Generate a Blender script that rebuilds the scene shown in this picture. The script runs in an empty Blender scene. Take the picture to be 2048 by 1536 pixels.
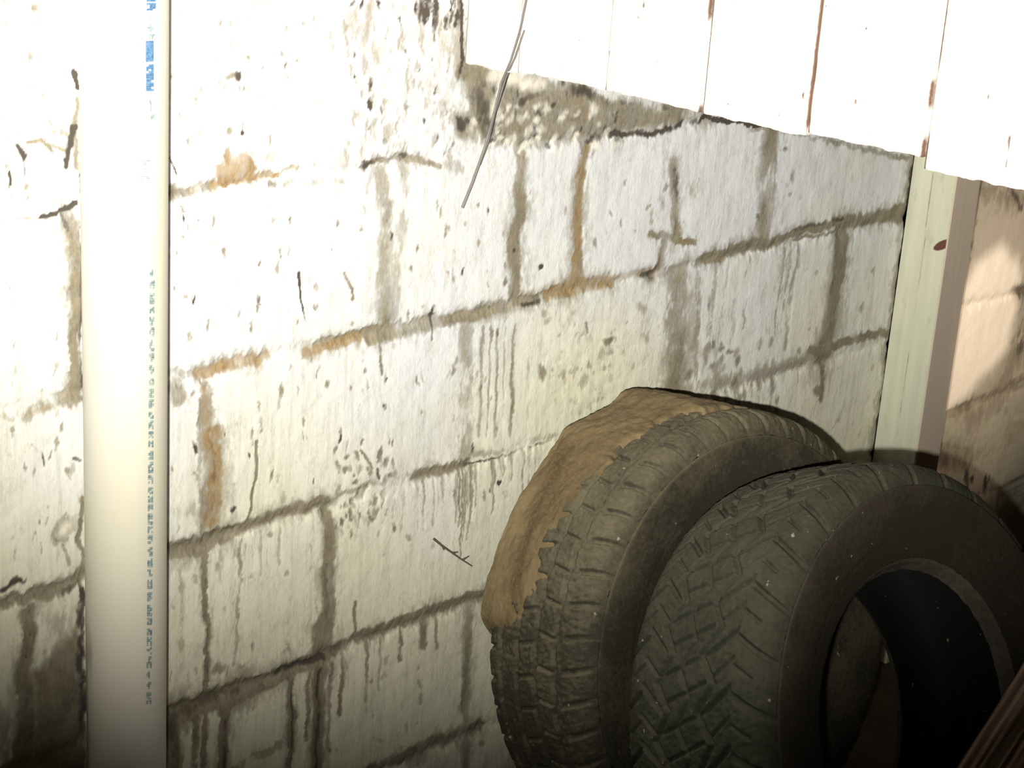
import bpy, math, random
import numpy as np
from mathutils import Matrix, Vector

# ---------------------------------------------------------------- camera
F = 3568.75                                   # focal length in pixels of the 2048 wide frame
CAM = np.array([0.0, 0.0, 1.373])
def _rot(y, p, r):
    cy, sy, cp, sp, cr, sr = math.cos(y), math.sin(y), math.cos(p), math.sin(p), math.cos(r), math.sin(r)
    f = np.array([sy*cp, cy*cp, -sp]); ri = np.array([cy, -sy, 0.0]); d = np.cross(f, ri)
    return np.array([ri*cr + d*sr, -ri*sr + d*cr, f])
R = _rot(0.80610051, 0.32218004, -0.06849765)  # rows: right, down, forward
cam_data = bpy.data.cameras.new('camera'); cam = bpy.data.objects.new('camera', cam_data)
bpy.context.scene.collection.objects.link(cam)
cam_data.sensor_width = 36.0; cam_data.lens = F*36.0/2048.0; cam_data.clip_start = 0.02
m = Matrix.Identity(4)
for i in range(3):
    m[i][0] = R[0][i]; m[i][1] = -R[1][i]; m[i][2] = -R[2][i]; m[i][3] = CAM[i]
cam.matrix_world = m
bpy.context.scene.camera = cam

# ---------------------------------------------------------------- world, torch, exposure
world = bpy.data.worlds.new('world'); bpy.context.scene.world = world; world.use_nodes = True
bg = world.node_tree.nodes['Background']
bg.inputs['Color'].default_value = (1.0, 0.80, 0.45, 1); bg.inputs['Strength'].default_value = 0.019
vs = bpy.context.scene.view_settings
vs.view_transform = 'Standard'; vs.look = 'None'; vs.gamma = 1; vs.use_curve_mapping = False; vs.exposure = 0.0
def ray(px, py): return R.T @ np.array([(px-1024)/F, (py-768)/F, 1.0])
torch_data = bpy.data.lights.new('torch', 'SPOT'); torch = bpy.data.objects.new('torch', torch_data)
bpy.context.scene.collection.objects.link(torch)
torch_data.energy = 415; torch_data.color = (1.0, 0.965, 0.85)
torch_data.spot_size = math.radians(71.5); torch_data.spot_blend = 0.85; torch_data.shadow_soft_size = 0.012
tp = CAM + R[0]*(-0.045) + R[1]*0.062
torch.location = tp
aim = CAM + ray(950, -600)*1.9
torch.rotation_euler = Vector(aim - tp).to_track_quat('-Z', 'Y').to_euler()

# a second, weaker and warmer lamp on the right of the boards, grazing the far bay of the wall
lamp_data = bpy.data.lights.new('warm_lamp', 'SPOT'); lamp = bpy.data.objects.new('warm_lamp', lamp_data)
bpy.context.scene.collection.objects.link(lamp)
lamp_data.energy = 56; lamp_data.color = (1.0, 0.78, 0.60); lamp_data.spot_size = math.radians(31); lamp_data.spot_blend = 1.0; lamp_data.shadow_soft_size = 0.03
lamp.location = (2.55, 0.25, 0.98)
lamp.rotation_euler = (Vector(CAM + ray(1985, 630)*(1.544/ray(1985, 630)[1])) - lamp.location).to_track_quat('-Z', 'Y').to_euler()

# ---------------------------------------------------------------- helpers
COL = bpy.context.scene.collection
rng = np.random.default_rng(7); random.seed(7)
def on_y(px, py, Y): d = ray(px, py); return CAM + d*(Y/d[1])
def on_x(px, py, X): d = ray(px, py); return CAM + d*(X/d[0])
def tag(o, label=None, cat=None, group=None, kind=None):
    if label: o['label'] = label
    if cat: o['category'] = cat
    if group: o['group'] = group
    if kind: o['kind'] = kind
    return o
def mesh_obj(name, verts, faces, mat, parent=None, smooth=False):
    me = bpy.data.meshes.new(name)
    verts = np.asarray(verts, np.float32)
    if isinstance(faces, np.ndarray):
        n = len(faces); k = faces.shape[1]
        me.vertices.add(len(verts)); me.vertices.foreach_set('co', verts.ravel())
        me.loops.add(n*k); me.loops.foreach_set('vertex_index', faces.astype(np.int32).ravel())
        me.polygons.add(n); me.polygons.foreach_set('loop_start', np.arange(0, n*k, k, dtype=np.int32))
        me.polygons.foreach_set('loop_total', np.full(n, k, np.int32))
        me.update(calc_edges=True); me.validate()
    else:
        me.from_pydata([tuple(map(float, v)) for v in verts], [], faces); me.update()
    if smooth: me.polygons.foreach_set('use_smooth', [True]*len(me.polygons))
    me.materials.append(mat)
    o = bpy.data.objects.new(name, me); COL.objects.link(o)
    if parent: o.parent = parent
    return o
def empty(name, loc):
    o = bpy.data.objects.new(name, None); COL.objects.link(o); o.location = loc; o.empty_display_size = .05
    return o
def grid_faces(nu, nv, wrap=False):           # nu rows of nv
    i = np.arange(nu if wrap else nu-1)[:, None]; j = np.arange(nv-1)[None]
    a = i*nv + j; b = i*nv + j+1; i2 = (i+1) % nu; c = i2*nv + j+1; d = i2*nv + j
    return np.stack([a, b, c, d], -1).reshape(-1, 4)
def set_attr(o, name, rgba):
    at = o.data.color_attributes.new(name, 'FLOAT_COLOR', 'POINT')
    at.data.foreach_set('color', np.asarray(rgba, np.float32).ravel())
def h2(ix, iy, s):
    n = (ix.astype(np.int64)*374761393 + iy.astype(np.int64)*668265263 + s*1442695041) & 0x7fffffff
    n = ((n ^ (n >> 13))*1274126177) & 0x7fffffff
    return ((n ^ (n >> 16)) & 0xffff)/65535.0
def vnoise(x, y, s=0):
    ix = np.floor(x); iy = np.floor(y); fx = x-ix; fy = y-iy
    fx = fx*fx*(3-2*fx); fy = fy*fy*(3-2*fy)
    a = h2(ix, iy, s); b = h2(ix+1, iy, s); c = h2(ix, iy+1, s); d = h2(ix+1, iy+1, s)
    return (a*(1-fx)+b*fx)*(1-fy) + (c*(1-fx)+d*fx)*fy
def fbm(x, y, s=0, o=4):
    t = 0; a = .5; w = 0
    for k in range(o):
        t = t + a*vnoise(x*2**k, y*2**k, s+k*17); w += a; a *= .5
    return t/w
def sstep(a, b, x): t = np.clip((x-a)/(b-a), 0, 1); return t*t*(3-2*t)

class Nt:                                     # tiny node builder
    def __init__(s, name):
        s.m = bpy.data.materials.new(name); s.m.use_nodes = True; s.t = s.m.node_tree
        s.b = s.t.nodes['Principled BSDF']; s.b.inputs['Specular IOR Level'].default_value = .25
    def n(s, typ, **kw):
        nd = s.t.nodes.new(typ)
        for k, v in kw.items():
            if k in nd.inputs: nd.inputs[k].default_value = v
            else: setattr(nd, k, v)
        return nd
    def l(s, a, b): s.t.links.new(a, b)
    def coord(s, scale=(1, 1, 1), rot=(0, 0, 0)):
        c = s.n('ShaderNodeTexCoord'); mp = s.n('ShaderNodeMapping'); mp.inputs['Scale'].default_value = scale
        mp.inputs['Rotation'].default_value = rot
        s.l(c.outputs['Object'], mp.inputs['Vector']); return mp.outputs['Vector']
    def noise(s, scale, detail=5, rough=.6, sc=(1, 1, 1)):
        nd = s.n('ShaderNodeTexNoise'); nd.inputs['Scale'].default_value = scale; nd.inputs['Detail'].default_value = detail
        nd.inputs['Roughness'].default_value = rough; s.l(s.coord(sc), nd.inputs['Vector']); return nd.outputs['Fac']
    def ramp(s, fac, stops):
        r = s.n('ShaderNodeValToRGB'); e = r.color_ramp.elements
        while len(e) < len(stops): e.new(.5)
        for el, (p, c) in zip(e, stops):
            el.position = p; el.color = (c, c, c, 1) if not hasattr(c, '__len__') else (*c, 1)
        s.l(fac, r.inputs['Fac']); return r.outputs['Color']
    def math(s, op, a, b=None, clamp=False):
        nd = s.n('ShaderNodeMath', operation=op); nd.use_clamp = clamp
        for i, v in enumerate((a, b)):
            if v is None: continue
            if isinstance(v, (int, float)): nd.inputs[i].default_value = v
            else: s.l(v, nd.inputs[i])
        return nd.outputs[0]
    def mix(s, fac, a, b, mode='MIX'):
        nd = s.n('ShaderNodeMix', data_type='RGBA', blend_type=mode)
        for i, v in ((0, fac), (6, a), (7, b)):
            if isinstance(v, (int, float)): nd.inputs[i].default_value = v
            elif isinstance(v, tuple): nd.inputs[i].default_value = (*v, 1)
            else: s.l(v, nd.inputs[i])
        return nd.outputs[2]
    def attr(s, name):
        a = s.n('ShaderNodeAttribute', attribute_name=name); sp = s.n('ShaderNodeSeparateColor')
        s.l(a.outputs['Color'], sp.inputs['Color']); return sp.outputs[0], sp.outputs[1], sp.outputs[2], a.outputs['Alpha']
    def fin(s, col, rough=.85, bump=None, bs=.3, bd=.002):
        if isinstance(col, tuple): s.b.inputs['Base Color'].default_value = (*col, 1)
        else: s.l(col, s.b.inputs['Base Color'])
        s.b.inputs['Roughness'].default_value = rough
        if bump is not None:
            bn = s.n('ShaderNodeBump'); bn.inputs['Strength'].default_value = bs; bn.inputs['Distance'].default_value = bd
            s.l(bump, bn.inputs['Height']); s.l(bn.outputs['Normal'], s.b.inputs['Normal'])
        return s.m

# ---------------------------------------------------------------- materials
def wall_material(name, white, green):
    t = Nt(name)
    gr, oc, dk, ln = t.attr('stains')          # grime, ochre, dark spots, clean paint; also painted shadows and a light patch
    fine = t.noise(260, 4, .7, (1, 1, .5)); mid = t.noise(60, 5, .65, (1, 1, .45)); big = t.noise(3.2, 3, .5)
    streak = t.noise(110, 5, .7, (1, 1, .07))
    sp = t.n('ShaderNodeSeparateXYZ'); tc = t.n('ShaderNodeTexCoord'); t.l(tc.outputs['Object'], sp.inputs[0])
    hz = t.math('ADD', sp.outputs['Z'], t.math('MULTIPLY', t.math('SUBTRACT', big, .5), .9))   # warmer, greener tint towards the foot
    base = t.mix(t.ramp(hz, [(.45, 1), (.85, 0)]), white, green)
    base = t.mix(t.math('MULTIPLY', t.ramp(streak, [(.47, 0), (.72, 1)]), .42), base, (.40, .37, .31))
    base = t.mix(t.math('MULTIPLY', t.ramp(t.math('ADD', t.math('MULTIPLY', mid, .55), t.math('MULTIPLY', fine, .45)), [(.50, 0), (.66, 1)]), .5), base, (.43, .41, .36))
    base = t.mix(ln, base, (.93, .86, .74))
    def soft(mask, k, lo, hi):
        v = t.math('ADD', mask, t.math('MULTIPLY', t.math('SUBTRACT', mid, .5), k))
        v = t.math('ADD', v, t.math('MULTIPLY', t.math('SUBTRACT', fine, .5), k*1.1))
        return t.ramp(v, [(lo, 0), (hi, 1)])
    g = soft(gr, .45, .08, 1.0)
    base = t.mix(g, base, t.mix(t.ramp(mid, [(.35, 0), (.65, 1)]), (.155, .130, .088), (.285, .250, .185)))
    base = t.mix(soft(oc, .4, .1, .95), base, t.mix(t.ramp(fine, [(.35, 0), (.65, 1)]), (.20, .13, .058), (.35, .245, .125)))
    base = t.mix(soft(dk, .25, .12, .85), base, (.075, .062, .052))
    bump = t.math('ADD', t.math('MULTIPLY', mid, .7), t.math('MULTIPLY', fine, .4))
    return t.fin(base, .92, bump, .35, .004)
M = {}
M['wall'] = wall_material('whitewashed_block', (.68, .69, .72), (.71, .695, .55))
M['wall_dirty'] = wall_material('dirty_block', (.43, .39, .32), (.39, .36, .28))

t = Nt('pvc'); gr, oc, dk, ln = t.attr('stains')
c = t.mix(t.ramp(t.noise(9, 4, .6, (1, 1, .4)), [(.4, 0), (.7, 1)]), (.60, .57, .51), (.60, .58, .45))
c = t.mix(t.math('MULTIPLY', t.ramp(t.noise(45, 5, .7, (1, 1, .3)), [(.58, 0), (.8, 1)]), .25), c, (.50, .44, .27))
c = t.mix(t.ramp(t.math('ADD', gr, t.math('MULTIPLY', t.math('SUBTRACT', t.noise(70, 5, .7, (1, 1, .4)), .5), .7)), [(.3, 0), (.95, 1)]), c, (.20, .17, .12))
M['pvc'] = t.fin(c, .45, t.noise(120, 3), .06, .001)
t = Nt('blue_print'); M['blue'] = t.fin(t.mix(t.ramp(t.noise(400, 3), [(.4, 0), (.65, 1)]), (.05, .13, .28), (.13, .23, .36)), .6)
t = Nt('teal_print'); M['teal'] = t.fin(t.mix(t.ramp(t.noise(300, 3), [(.35, 0), (.65, 1)]), (.15, .23, .26), (.38, .43, .38)), .6)
t = Nt('violet_print'); M['violet'] = t.fin((.41, .37, .46), .6)

t = Nt('painted_board'); gr, oc, dk, ln = t.attr('stains')
c = t.mix(t.ramp(t.noise(30, 5, .6, (1, 1, .08)), [(.4, 0), (.7, 1)]), (.66, .62, .60), (.56, .515, .49))
c = t.mix(t.math('MULTIPLY', t.ramp(t.noise(7, 4, .7, (1, 1, .5)), [(.5, 0), (.72, 1)]), .35), c, (.44, .38, .34))
c = t.mix(t.ramp(t.math('ADD', gr, t.math('MULTIPLY', t.math('SUBTRACT', t.noise(200), .5), .5)), [(.25, 0), (.75, 1)]), c, (.115, .065, .045))
M['board'] = t.fin(c, .75, t.noise(90, 5, .6, (1, 1, .1)), .2, .002)
t = Nt('board_edge'); M['seam'] = t.fin(t.mix(t.noise(60), (.09, .06, .05), (.20, .14, .11)), .95)

t = Nt('post_side'); gr, oc, dk, ln = t.attr('stains')
c = t.mix(t.ramp(t.noise(60, 5, .65, (1, 1, .06)), [(.35, 0), (.75, 1)]), (.62, .63, .50), (.51, .52, .41))
c = t.mix(t.math('MULTIPLY', t.ramp(t.noise(45, 5, .7, (1, 1, .35)), [(.58, 0), (.75, 1)]), .5), c, (.33, .31, .24))
c = t.mix(ln, c, (.60, .50, .41))
c = t.mix(t.ramp(t.math('ADD', gr, t.math('MULTIPLY', t.math('SUBTRACT', t.noise(55), .5), .6)), [(.25, 0), (.8, 1)]), c, (.24, .20, .155))
c = t.mix(t.ramp(t.math('ADD', dk, t.math('MULTIPLY', t.math('SUBTRACT', t.noise(150), .5), .3)), [(.3, 0), (.65, 1)]), c, (.13, .055, .04))
M['post'] = t.fin(c, .85, t.noise(90, 5, .6, (1, 1, .1)), .25, .002)

def rubber(name, a, b, dust, lo, hi):
    # dust settles on the faces that look upwards
    t = Nt(name); n1 = t.noise(14, 5, .6); n2 = t.noise(160, 4, .7)
    ge = t.n('ShaderNodeNewGeometry'); sp = t.n('ShaderNodeSeparateXYZ'); t.l(ge.outputs['Normal'], sp.inputs[0])
    up = t.ramp(sp.outputs['Z'], [(.0, .0), (.95, .32)])
    c = t.mix(n2, a, b); f = t.math('ADD', t.math('MULTIPLY', n1, .6), t.math('MULTIPLY', n2, .4))
    c = t.mix(t.ramp(t.math('ADD', f, up), [(lo, 0), (hi, 1)]), c, dust)
    c = t.mix(t.ramp(t.noise(95, 2, .5), [(.73, 0), (.77, 1)]), c, (.30, .28, .22))
    return t.fin(c, .8, n2, .4, .0015)
M['tread_dusty'] = rubber('dusty_tread_rubber', (.032, .029, .020), (.058, .053, .037), (.165, .142, .090), .52, .92)
M['tread'] = rubber('tread_rubber', (.024, .025, .016), (.042, .042, .029), (.085, .083, .056), .52, .95)
M['side'] = rubber('sidewall_rubber', (.022, .019, .014), (.038, .032, .023), (.080, .062, .046), .55, 1.0)
M['side_dusty'] = rubber('dusty_sidewall_rubber', (.024, .022, .015), (.042, .037, .026), (.150, .125, .080), .50, .95)
M['bead'] = rubber('bead_rubber', (.04, .034, .027), (.08, .066, .052), (.15, .125, .095), .4, .85)
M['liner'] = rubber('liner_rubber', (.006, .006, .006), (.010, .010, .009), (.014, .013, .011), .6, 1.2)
t = Nt('dried_mud'); gr, oc, dk, ln = t.attr('stains')
n1 = t.noise(9, 5, .6); n2 = t.noise(190, 5, .7)
c = t.mix(t.ramp(n1, [(.35, 0), (.65, 1)]), (.135, .096, .047), (.215, .162, .088))
c = t.mix(gr, c, (.088, .056, .027)); c = t.mix(t.math('MULTIPLY', t.ramp(n2, [(.4, 0), (.7, 1)]), .35), c, (.27, .215, .13))
M['mud'] = t.fin(c, .95, n2, .5, .002)
t = Nt('earth_floor'); n = t.noise(12, 8, .7)
M['floor'] = t.fin(t.mix(n, (.05, .042, .03), (.12, .095, .065)), .95, n, .6, .01)
t = Nt('weathered_wood'); n = t.noise(55, 6, .65, (1, 1, .06))
M['wood'] = t.fin(t.mix(t.ramp(n, [(.40, 0), (.62, 1)]), (.075, .045, .028), (.30, .20, .14)), .85, n, .6, .003)
t = Nt('dry_stalk'); M['stalk'] = t.fin(t.mix(t.noise(60), (.13, .12, .12), (.24, .22, .21)), .85)
t = Nt('twig'); M['twig'] = t.fin(t.mix(t.noise(80), (.09, .075, .055), (.17, .14, .10)), .85)
t = Nt('cobweb'); M['web'] = t.fin((.70, .69, .72), .9)

# ---------------------------------------------------------------- stains, and some painted light and shade, laid on a wall plane
class StainsAndLight:
    """masks over a wall grid X,Z lying at y=Y; strokes are given where they are seen and laid flat on the wall"""
    def __init__(s, X, Z, Y):
        s.X, s.Z, s.Y = X, Z, Y; sh = X.shape
        s.m = {k: np.zeros(sh) for k in 'godc'}
        n1 = fbm(X*45, Z*45, 3, 4)-.5; n2 = fbm(X*45, Z*30, 9, 4)-.5
        n3 = vnoise(X*330, Z*330, 51)-.5; n4 = vnoise(X*330, Z*250, 52)-.5
        s.Xw = X + n1*.009 + n3*.0032; s.Zw = Z + n2*.009 + n4*.0032; s.mod = .45+1.1*fbm(X*26, Z*14, 61, 4)
        s.Zw = s.Zw + (fbm(X*95, Z*7, 71, 4)-.5)*.0105; s.Xw = s.Xw + (vnoise(X*20, Z*55, 72)-.5)*.006
        s.fl = fbm(X*150, Z*60, 21, 3)
    def w(s, px, py): p = on_y(px, py, s.Y); return p[0], p[2]
    def _add(s, kind, sl, v):
        v = np.minimum(v*(1.2 if kind == 'g' else 1.0), 1.1); a = s.m[kind][sl]; s.m[kind][sl] = np.maximum(a, v)
    def stroke(s, kind, pts, wd, st=.8, soft=.6, w2=None, halo=True):
        if kind in 'go' and halo and wd >= 12:
            s.stroke('g', pts, wd*2.3, st*.52, .9, w2*2.3 if w2 else None, False); wd *= 1.12
        P = np.array([s.w(*p) for p in pts]); n = len(pts)
        dx = abs(pts[-1][0]-pts[0][0]); dy = abs(pts[-1][1]-pts[0][1])
        for k in range(n-1):
            a, b = P[k], P[k+1]
            def half(p, wpx):
                if dy > dx: q = s.w(p[0]+wpx/2, p[1])
                else: q = s.w(p[0], p[1]+wpx/2)
                q0 = s.w(*p); return max(.0008, math.hypot(q[0]-q0[0], q[1]-q0[1]))
            we = w2 if w2 is not None else wd
            r0 = half(pts[k], wd+(we-wd)*k/(n-1)); r1 = half(pts[k+1], wd+(we-wd)*(k+1)/(n-1))
            pad = max(r0, r1)*2.2+.02
            xs = s.X[0]; zs = s.Z[:, 0]
            i0, i1 = np.searchsorted(xs, [min(a[0], b[0])-pad, max(a[0], b[0])+pad])
            j0, j1 = np.searchsorted(zs, [min(a[1], b[1])-pad, max(a[1], b[1])+pad])
            if i1 <= i0 or j1 <= j0: continue
            sl = (slice(j0, j1), slice(i0, i1))
            rr = min(1, max(r0, r1)/.0045)      # thin strokes warp less
            x = s.X[sl]+(s.Xw[sl]-s.X[sl])*rr; z = s.Z[sl]+(s.Zw[sl]-s.Z[sl])*rr
            d = b-a; L = d@d+1e-12; tt = np.clip(((x-a[0])*d[0]+(z-a[1])*d[1])/L, 0, 1)
            dd = np.hypot(x-a[0]-tt*d[0], z-a[1]-tt*d[1]); r = r0+(r1-r0)*tt
            s._add(kind, sl, st*np.minimum(1.15, s.mod[sl])*(1-sstep(1-soft, 1+soft, dd/r)))
    def blob(s, kind, px, py, rx, ry, st=.8, soft=.6):
        c = s.w(px, py); ax = abs(s.w(px+rx, py)[0]-c[0]); az = abs(s.w(px, py+ry)[1]-c[1])
        xs = s.X[0]; zs = s.Z[:, 0]
        i0, i1 = np.searchsorted(xs, [c[0]-2*ax-.01, c[0]+2*ax+.01]); j0, j1 = np.searchsorted(zs, [c[1]-2*az-.01, c[1]+2*az+.01])
        if i1 <= i0 or j1 <= j0: return
        sl = (slice(j0, j1), slice(i0, i1)); rr = min(1, max(ax, az)/.005)
        x = s.X[sl]+(s.Xw[sl]-s.X[sl])*rr; z = s.Z[sl]+(s.Zw[sl]-s.Z[sl])*rr
        d = np.hypot((x-c[0])/ax, (z-c[1])/az)
        s._add(kind, sl, st*(1-sstep(1-soft, 1+soft, d)))
    def poly(s, kind, pts, st=.9, soft=.006):
        P = np.array([s.w(*p) for p in pts]); xs = s.X[0]; zs = s.Z[:, 0]
        i0, i1 = np.searchsorted(xs, [P[:, 0].min()-.03, P[:, 0].max()+.03]); j0, j1 = np.searchsorted(zs, [P[:, 1].min()-.03, P[:, 1].max()+.03])
        sl = (slice(j0, j1), slice(i0, i1)); x = s.Xw[sl]; z = s.Zw[sl]
        ins = np.zeros(x.shape, bool); dm = np.full(x.shape, 9.)
        for a, b in zip(P, np.roll(P, -1, 0)):
            cr = ((a[1] > z) != (b[1] > z)) & (x < (b[0]-a[0])*(z-a[1])/(b[1]-a[1]+1e-12)+a[0]); ins ^= cr
            d = b-a; tt = np.clip(((x-a[0])*d[0]+(z-a[1])*d[1])/(d@d+1e-12), 0, 1)
            dm = np.minimum(dm, np.hypot(x-a[0]-tt*d[0], z-a[1]-tt*d[1]))
        sd = np.where(ins, dm, -dm)
        s._add(kind, sl, st*sstep(-soft, soft, sd))
    def flecks(s, kind, box, n, w=(2, 5), h=(6, 22), st=(.3, .8)):
        for _ in range(n):
            px = rng.uniform(box[0], box[2]); py = rng.uniform(box[1], box[3])
            s.blob(kind, px, py, rng.uniform(*w), rng.uniform(*h), rng.uniform(*st), .7)
    def drips(s, kind, x0, x1, ytop, n, ln=(60, 200), w=(4, 10), st=(.25, .55)):
        for _ in range(n):
            u = rng.uniform(); px = x0+(x1-x0)*u; py = ytop[0]+(ytop[1]-ytop[0])*u; L = rng.uniform(*ln)
            X0 = s.w(px, py)[0]; q = (px-.013*0, py+L)
            # keep the drip plumb on the wall
            for k in range(3):
                e = s.w(*q)[0]-X0; q = (q[0]-e*1100, q[1])
            w_ = rng.uniform(*w); s.stroke(kind, [(px, py), q], w_, rng.uniform(*st), .8, w_*.4)
    def rgba(s):
        nz = lambda a, b, k, o=4: np.clip((fbm(s.X*a, s.Z*b, k, o)-.22)/.56, 0, 1)
        t1 = .60*nz(190, 75, 81)+.40*nz(34, 24, 82); t2 = .65*nz(150, 110, 83)+.35*nz(40, 30, 84)
        brk = lambda m_, t_, w_: np.clip(m_*1.25, 0, 1)*sstep(t_-w_, t_+w_, m_*1.28)
        g = brk(s.m['g'], t1*.92, .27); o = brk(s.m['o'], t2+.10, .22); d = brk(s.m['d'], t1*1.02, .34)
        g = np.maximum(g, .55*s.m['o']*nz(120, 80, 85))
        o = o*(.55+.45*nz(90, 70, 86)); k_ = 1-.85*s.m['c']; g = g*k_; d = d*k_
        return np.stack([g, o, d, s.m['c']], -1).reshape(-1, 4)

COURSES = [1.363+.199*k for k in range(1, 6)] + [1.155, .959, .760, .553, .355, .155, -.05]
def build_wall(name, xs, zs, Y, paint, mat, thick=.15, face_noise=.0012):
    X, Z = np.meshgrid(xs, zs); S = StainsAndLight(X, Z, Y); paint(S)
    bed = 0
    for zc in COURSES: bed = np.maximum(bed, np.exp(-((S.Zw-zc)/.010)**2))
    dep = S.m['g']*(.0005+.0035*bed) + S.m['o']*.0012 + S.m['d']*.0006
    y = Y + dep + (fbm(X*30, Z*30, 5, 4)-.5)*face_noise*2 + (fbm(X*6, Z*5, 15, 2)-.5)*.004
    # shallow bed and end joints everywhere, mostly filled with whitewash
    for k, zc in enumerate(COURSES):
        y += .0012*np.exp(-((S.Zw-zc)/.006)**2)
    V = np.stack([X, y, Z], -1).reshape(-1, 3); nv = len(xs); nu = len(zs)
    Fc = grid_faces(nu, nv)
    # back and sides: give the wall its thickness
    b = len(V); x0, x1, z0, z1 = xs[0], xs[-1], zs[0], zs[-1]
    V = np.vstack([V, [[x0, Y+thick, z0], [x1, Y+thick, z0], [x1, Y+thick, z1], [x0, Y+thick, z1]]])
    c00, c10, c11, c01 = 0, nv-1, nu*nv-1, (nu-1)*nv
    Fx = np.array([[b, b+3, b+2, b+1], [c00, b, b+1, c10], [c01, c11, b+2, b+3], [c00, c01, b+3, b], [c10, b+1, b+2, c11]])
    o = mesh_obj(name, V, np.vstack([Fc, Fx]), mat, None, True)
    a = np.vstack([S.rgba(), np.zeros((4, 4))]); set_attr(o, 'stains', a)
    tag(o, kind='structure'); return o

def paint_left(S):
    st, bl = S.stroke, S.blob
    # bed joint below the second course from the top
    st('g', [(340, 388), (430, 372)], 20, .55); st('o', [(425, 368), (480, 360), (560, 352), (598, 338)], 14, .8)
    S.poly('o', [(430, 370), (436, 330), (452, 318), (446, 292), (462, 286), (475, 305), (500, 296), (515, 312), (520, 335), (512, 352), (560, 346), (595, 332), (600, 342), (560, 354), (510, 358), (482, 366), (455, 372)], .85, .004)
    st('o', [(538, 345), (545, 312)], 16, .4)
    st('g', [(548, 372), (590, 366)], 16, .6); st('g', [(615, 370), (690, 360)], 12, .35); st('g', [(640, 330), (740, 318), (870, 312)], 34, .27)
    st('g', [(738, 322), (800, 312), (880, 330)], 16, .6); bl('d', 738, 325, 14, 8, .7); bl('d', 812, 311, 12, 7, .6)
    st('g', [(760, 350), (778, 420), (770, 520), (775, 645)], 34, .60, .9); st('g', [(815, 335), (812, 430), (795, 520), (790, 640)], 26, .50, .9)
    st('g', [(850, 320), (920, 340)], 30, .40, 1); st('g', [(745, 330), (735, 410)], 10, .4)
    # dirty band under the boards, their thin shadow painted in at its right end
    st('g', [(925, 140), (1000, 160), (1080, 170), (1160, 190)], 44, .75, .8)
    st('g', [(930, 250), (1020, 245), (1120, 235), (1200, 232), (1300, 232), (1420, 225)], 70, .60, .8)
    st('g', [(1010, 290), (1100, 280), (1170, 265)], 40, .50, .9)
    S.poly('g', [(928, 130), (1160, 175), (1400, 228), (1400, 240), (1290, 262), (1190, 285), (1100, 290), (1000, 300), (965, 260), (935, 240)], .62, .012)
    st('c', [(985, 150), (1040, 160), (1085, 172)], 26, .9, .9); st('c', [(1000, 150), (996, 190), (985, 225)], 14, .8, .9)
    st('d', [(955, 195), (975, 225), (985, 250)], 40, .62, .9); bl('d', 922, 248, 12, 18, .8); st('d', [(1045, 200), (1090, 185)], 26, .6, .9)
    st('d', [(1150, 178), (1225, 205)], 26, .60, .9); st('o', [(1140, 200), (1180, 240), (1225, 215)], 42, .35, .9)
    st('d', [(1180, 283), (1215, 268), (1290, 268), (1360, 252), (1405, 238)], 15, .78, .8)
    st('d', [(1240, 205), (1330, 215), (1400, 232)], 14, .45, .9); st('d', [(1405, 236), (1470, 240), (1520, 250)], 12, 1.0, .4)  # last stroke paints the boards' thin shadow on the wall
    st('g', [(1500, 255), (1610, 268), (1700, 290), (1815, 318)], 12, .5)
    S.flecks('d', (930, 140, 1240, 290), 90, (3, 8), (5, 14), (.3, .7)); S.flecks('c', (940, 210, 1240, 300), 60, (3, 8), (4, 11), (.4, .8))
    # grey flecked zone by the corner with the boards
    st('g', [(740, 0), (735, 40), (728, 90)], 20, .45, .9); st('g', [(905, 0), (915, 60), (918, 120)], 50, .50, 1); st('d', [(922, 0), (924, 60), (923, 135)], 7, .9)
    st('d', [(918, 0), (917, 40)], 18, .55, .9); st('g', [(500, 8), (540, 0)], 30, .35, 1)
    S.flecks('g', (690, 0, 925, 330), 300, (2, 7), (10, 34), (.18, .5)); S.flecks('d', (690, 0, 925, 330), 30, (2, 5), (6, 16), (.35, .75)); S.poly('g', [(760, -20), (930, -20), (925, 200), (880, 320), (780, 200)], .30, .06)
    S.flecks('d', (830, 0, 925, 50), 26, (3, 6), (8, 22), (.5, .8))
    bl('d', 740, 203, 7, 16, .85); bl('g', 740, 165, 4, 14, .8); bl('d', 483, 155, 8, 12, .7); bl('g', 470, 152, 16, 7, .6)
    bl('g', 405, 178, 6, 10, .5); bl('o', 405, 150, 8, 14, .3); bl('g', 573, 130, 4, 9, .7); bl('d', 486, 265, 4, 6, .8); bl('g', 460, 258, 6, 8, .6)
    # third bed joint
    st('g', [(335, 752), (400, 742)], 22, .4); st('o', [(400, 744), (440, 735), (530, 712)], 26, .72); st('o', [(605, 712), (660, 695), (725, 672)], 22, .72)
    st('g', [(640, 690), (720, 668), (770, 655)], 20, .6); st('g', [(745, 672), (800, 660), (870, 645)], 34, .66); st('g', [(865, 650), (945, 632), (1030, 606), (1075, 600)], 26, .66)
    st('g', [(960, 625), (1060, 600)], 44, .45); st('d', [(1048, 612), (1082, 602)], 9, .6); st('g', [(1050, 596), (1110, 584)], 10, .5)
    st('o', [(1100, 588), (1160, 574), (1225, 560)], 30, .85, .6); st('g', [(1105, 590), (1240, 560)], 16, .5); bl('o', 1140, 560, 22, 26, .6); st('o', [(1240, 556), (1320, 538)], 20, .55)
    st('d', [(1285, 552), (1315, 538)], 13, .55)
    st('g', [(1300, 552), (1400, 520)], 30, .50, .9)
    st('g', [(1395, 522), (1500, 492), (1560, 482)], 26, .78); st('g', [(1560, 480), (1600, 462), (1690, 440)], 18, .8); st('d', [(1590, 460), (1640, 448), (1690, 438)], 8, .5)
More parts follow.
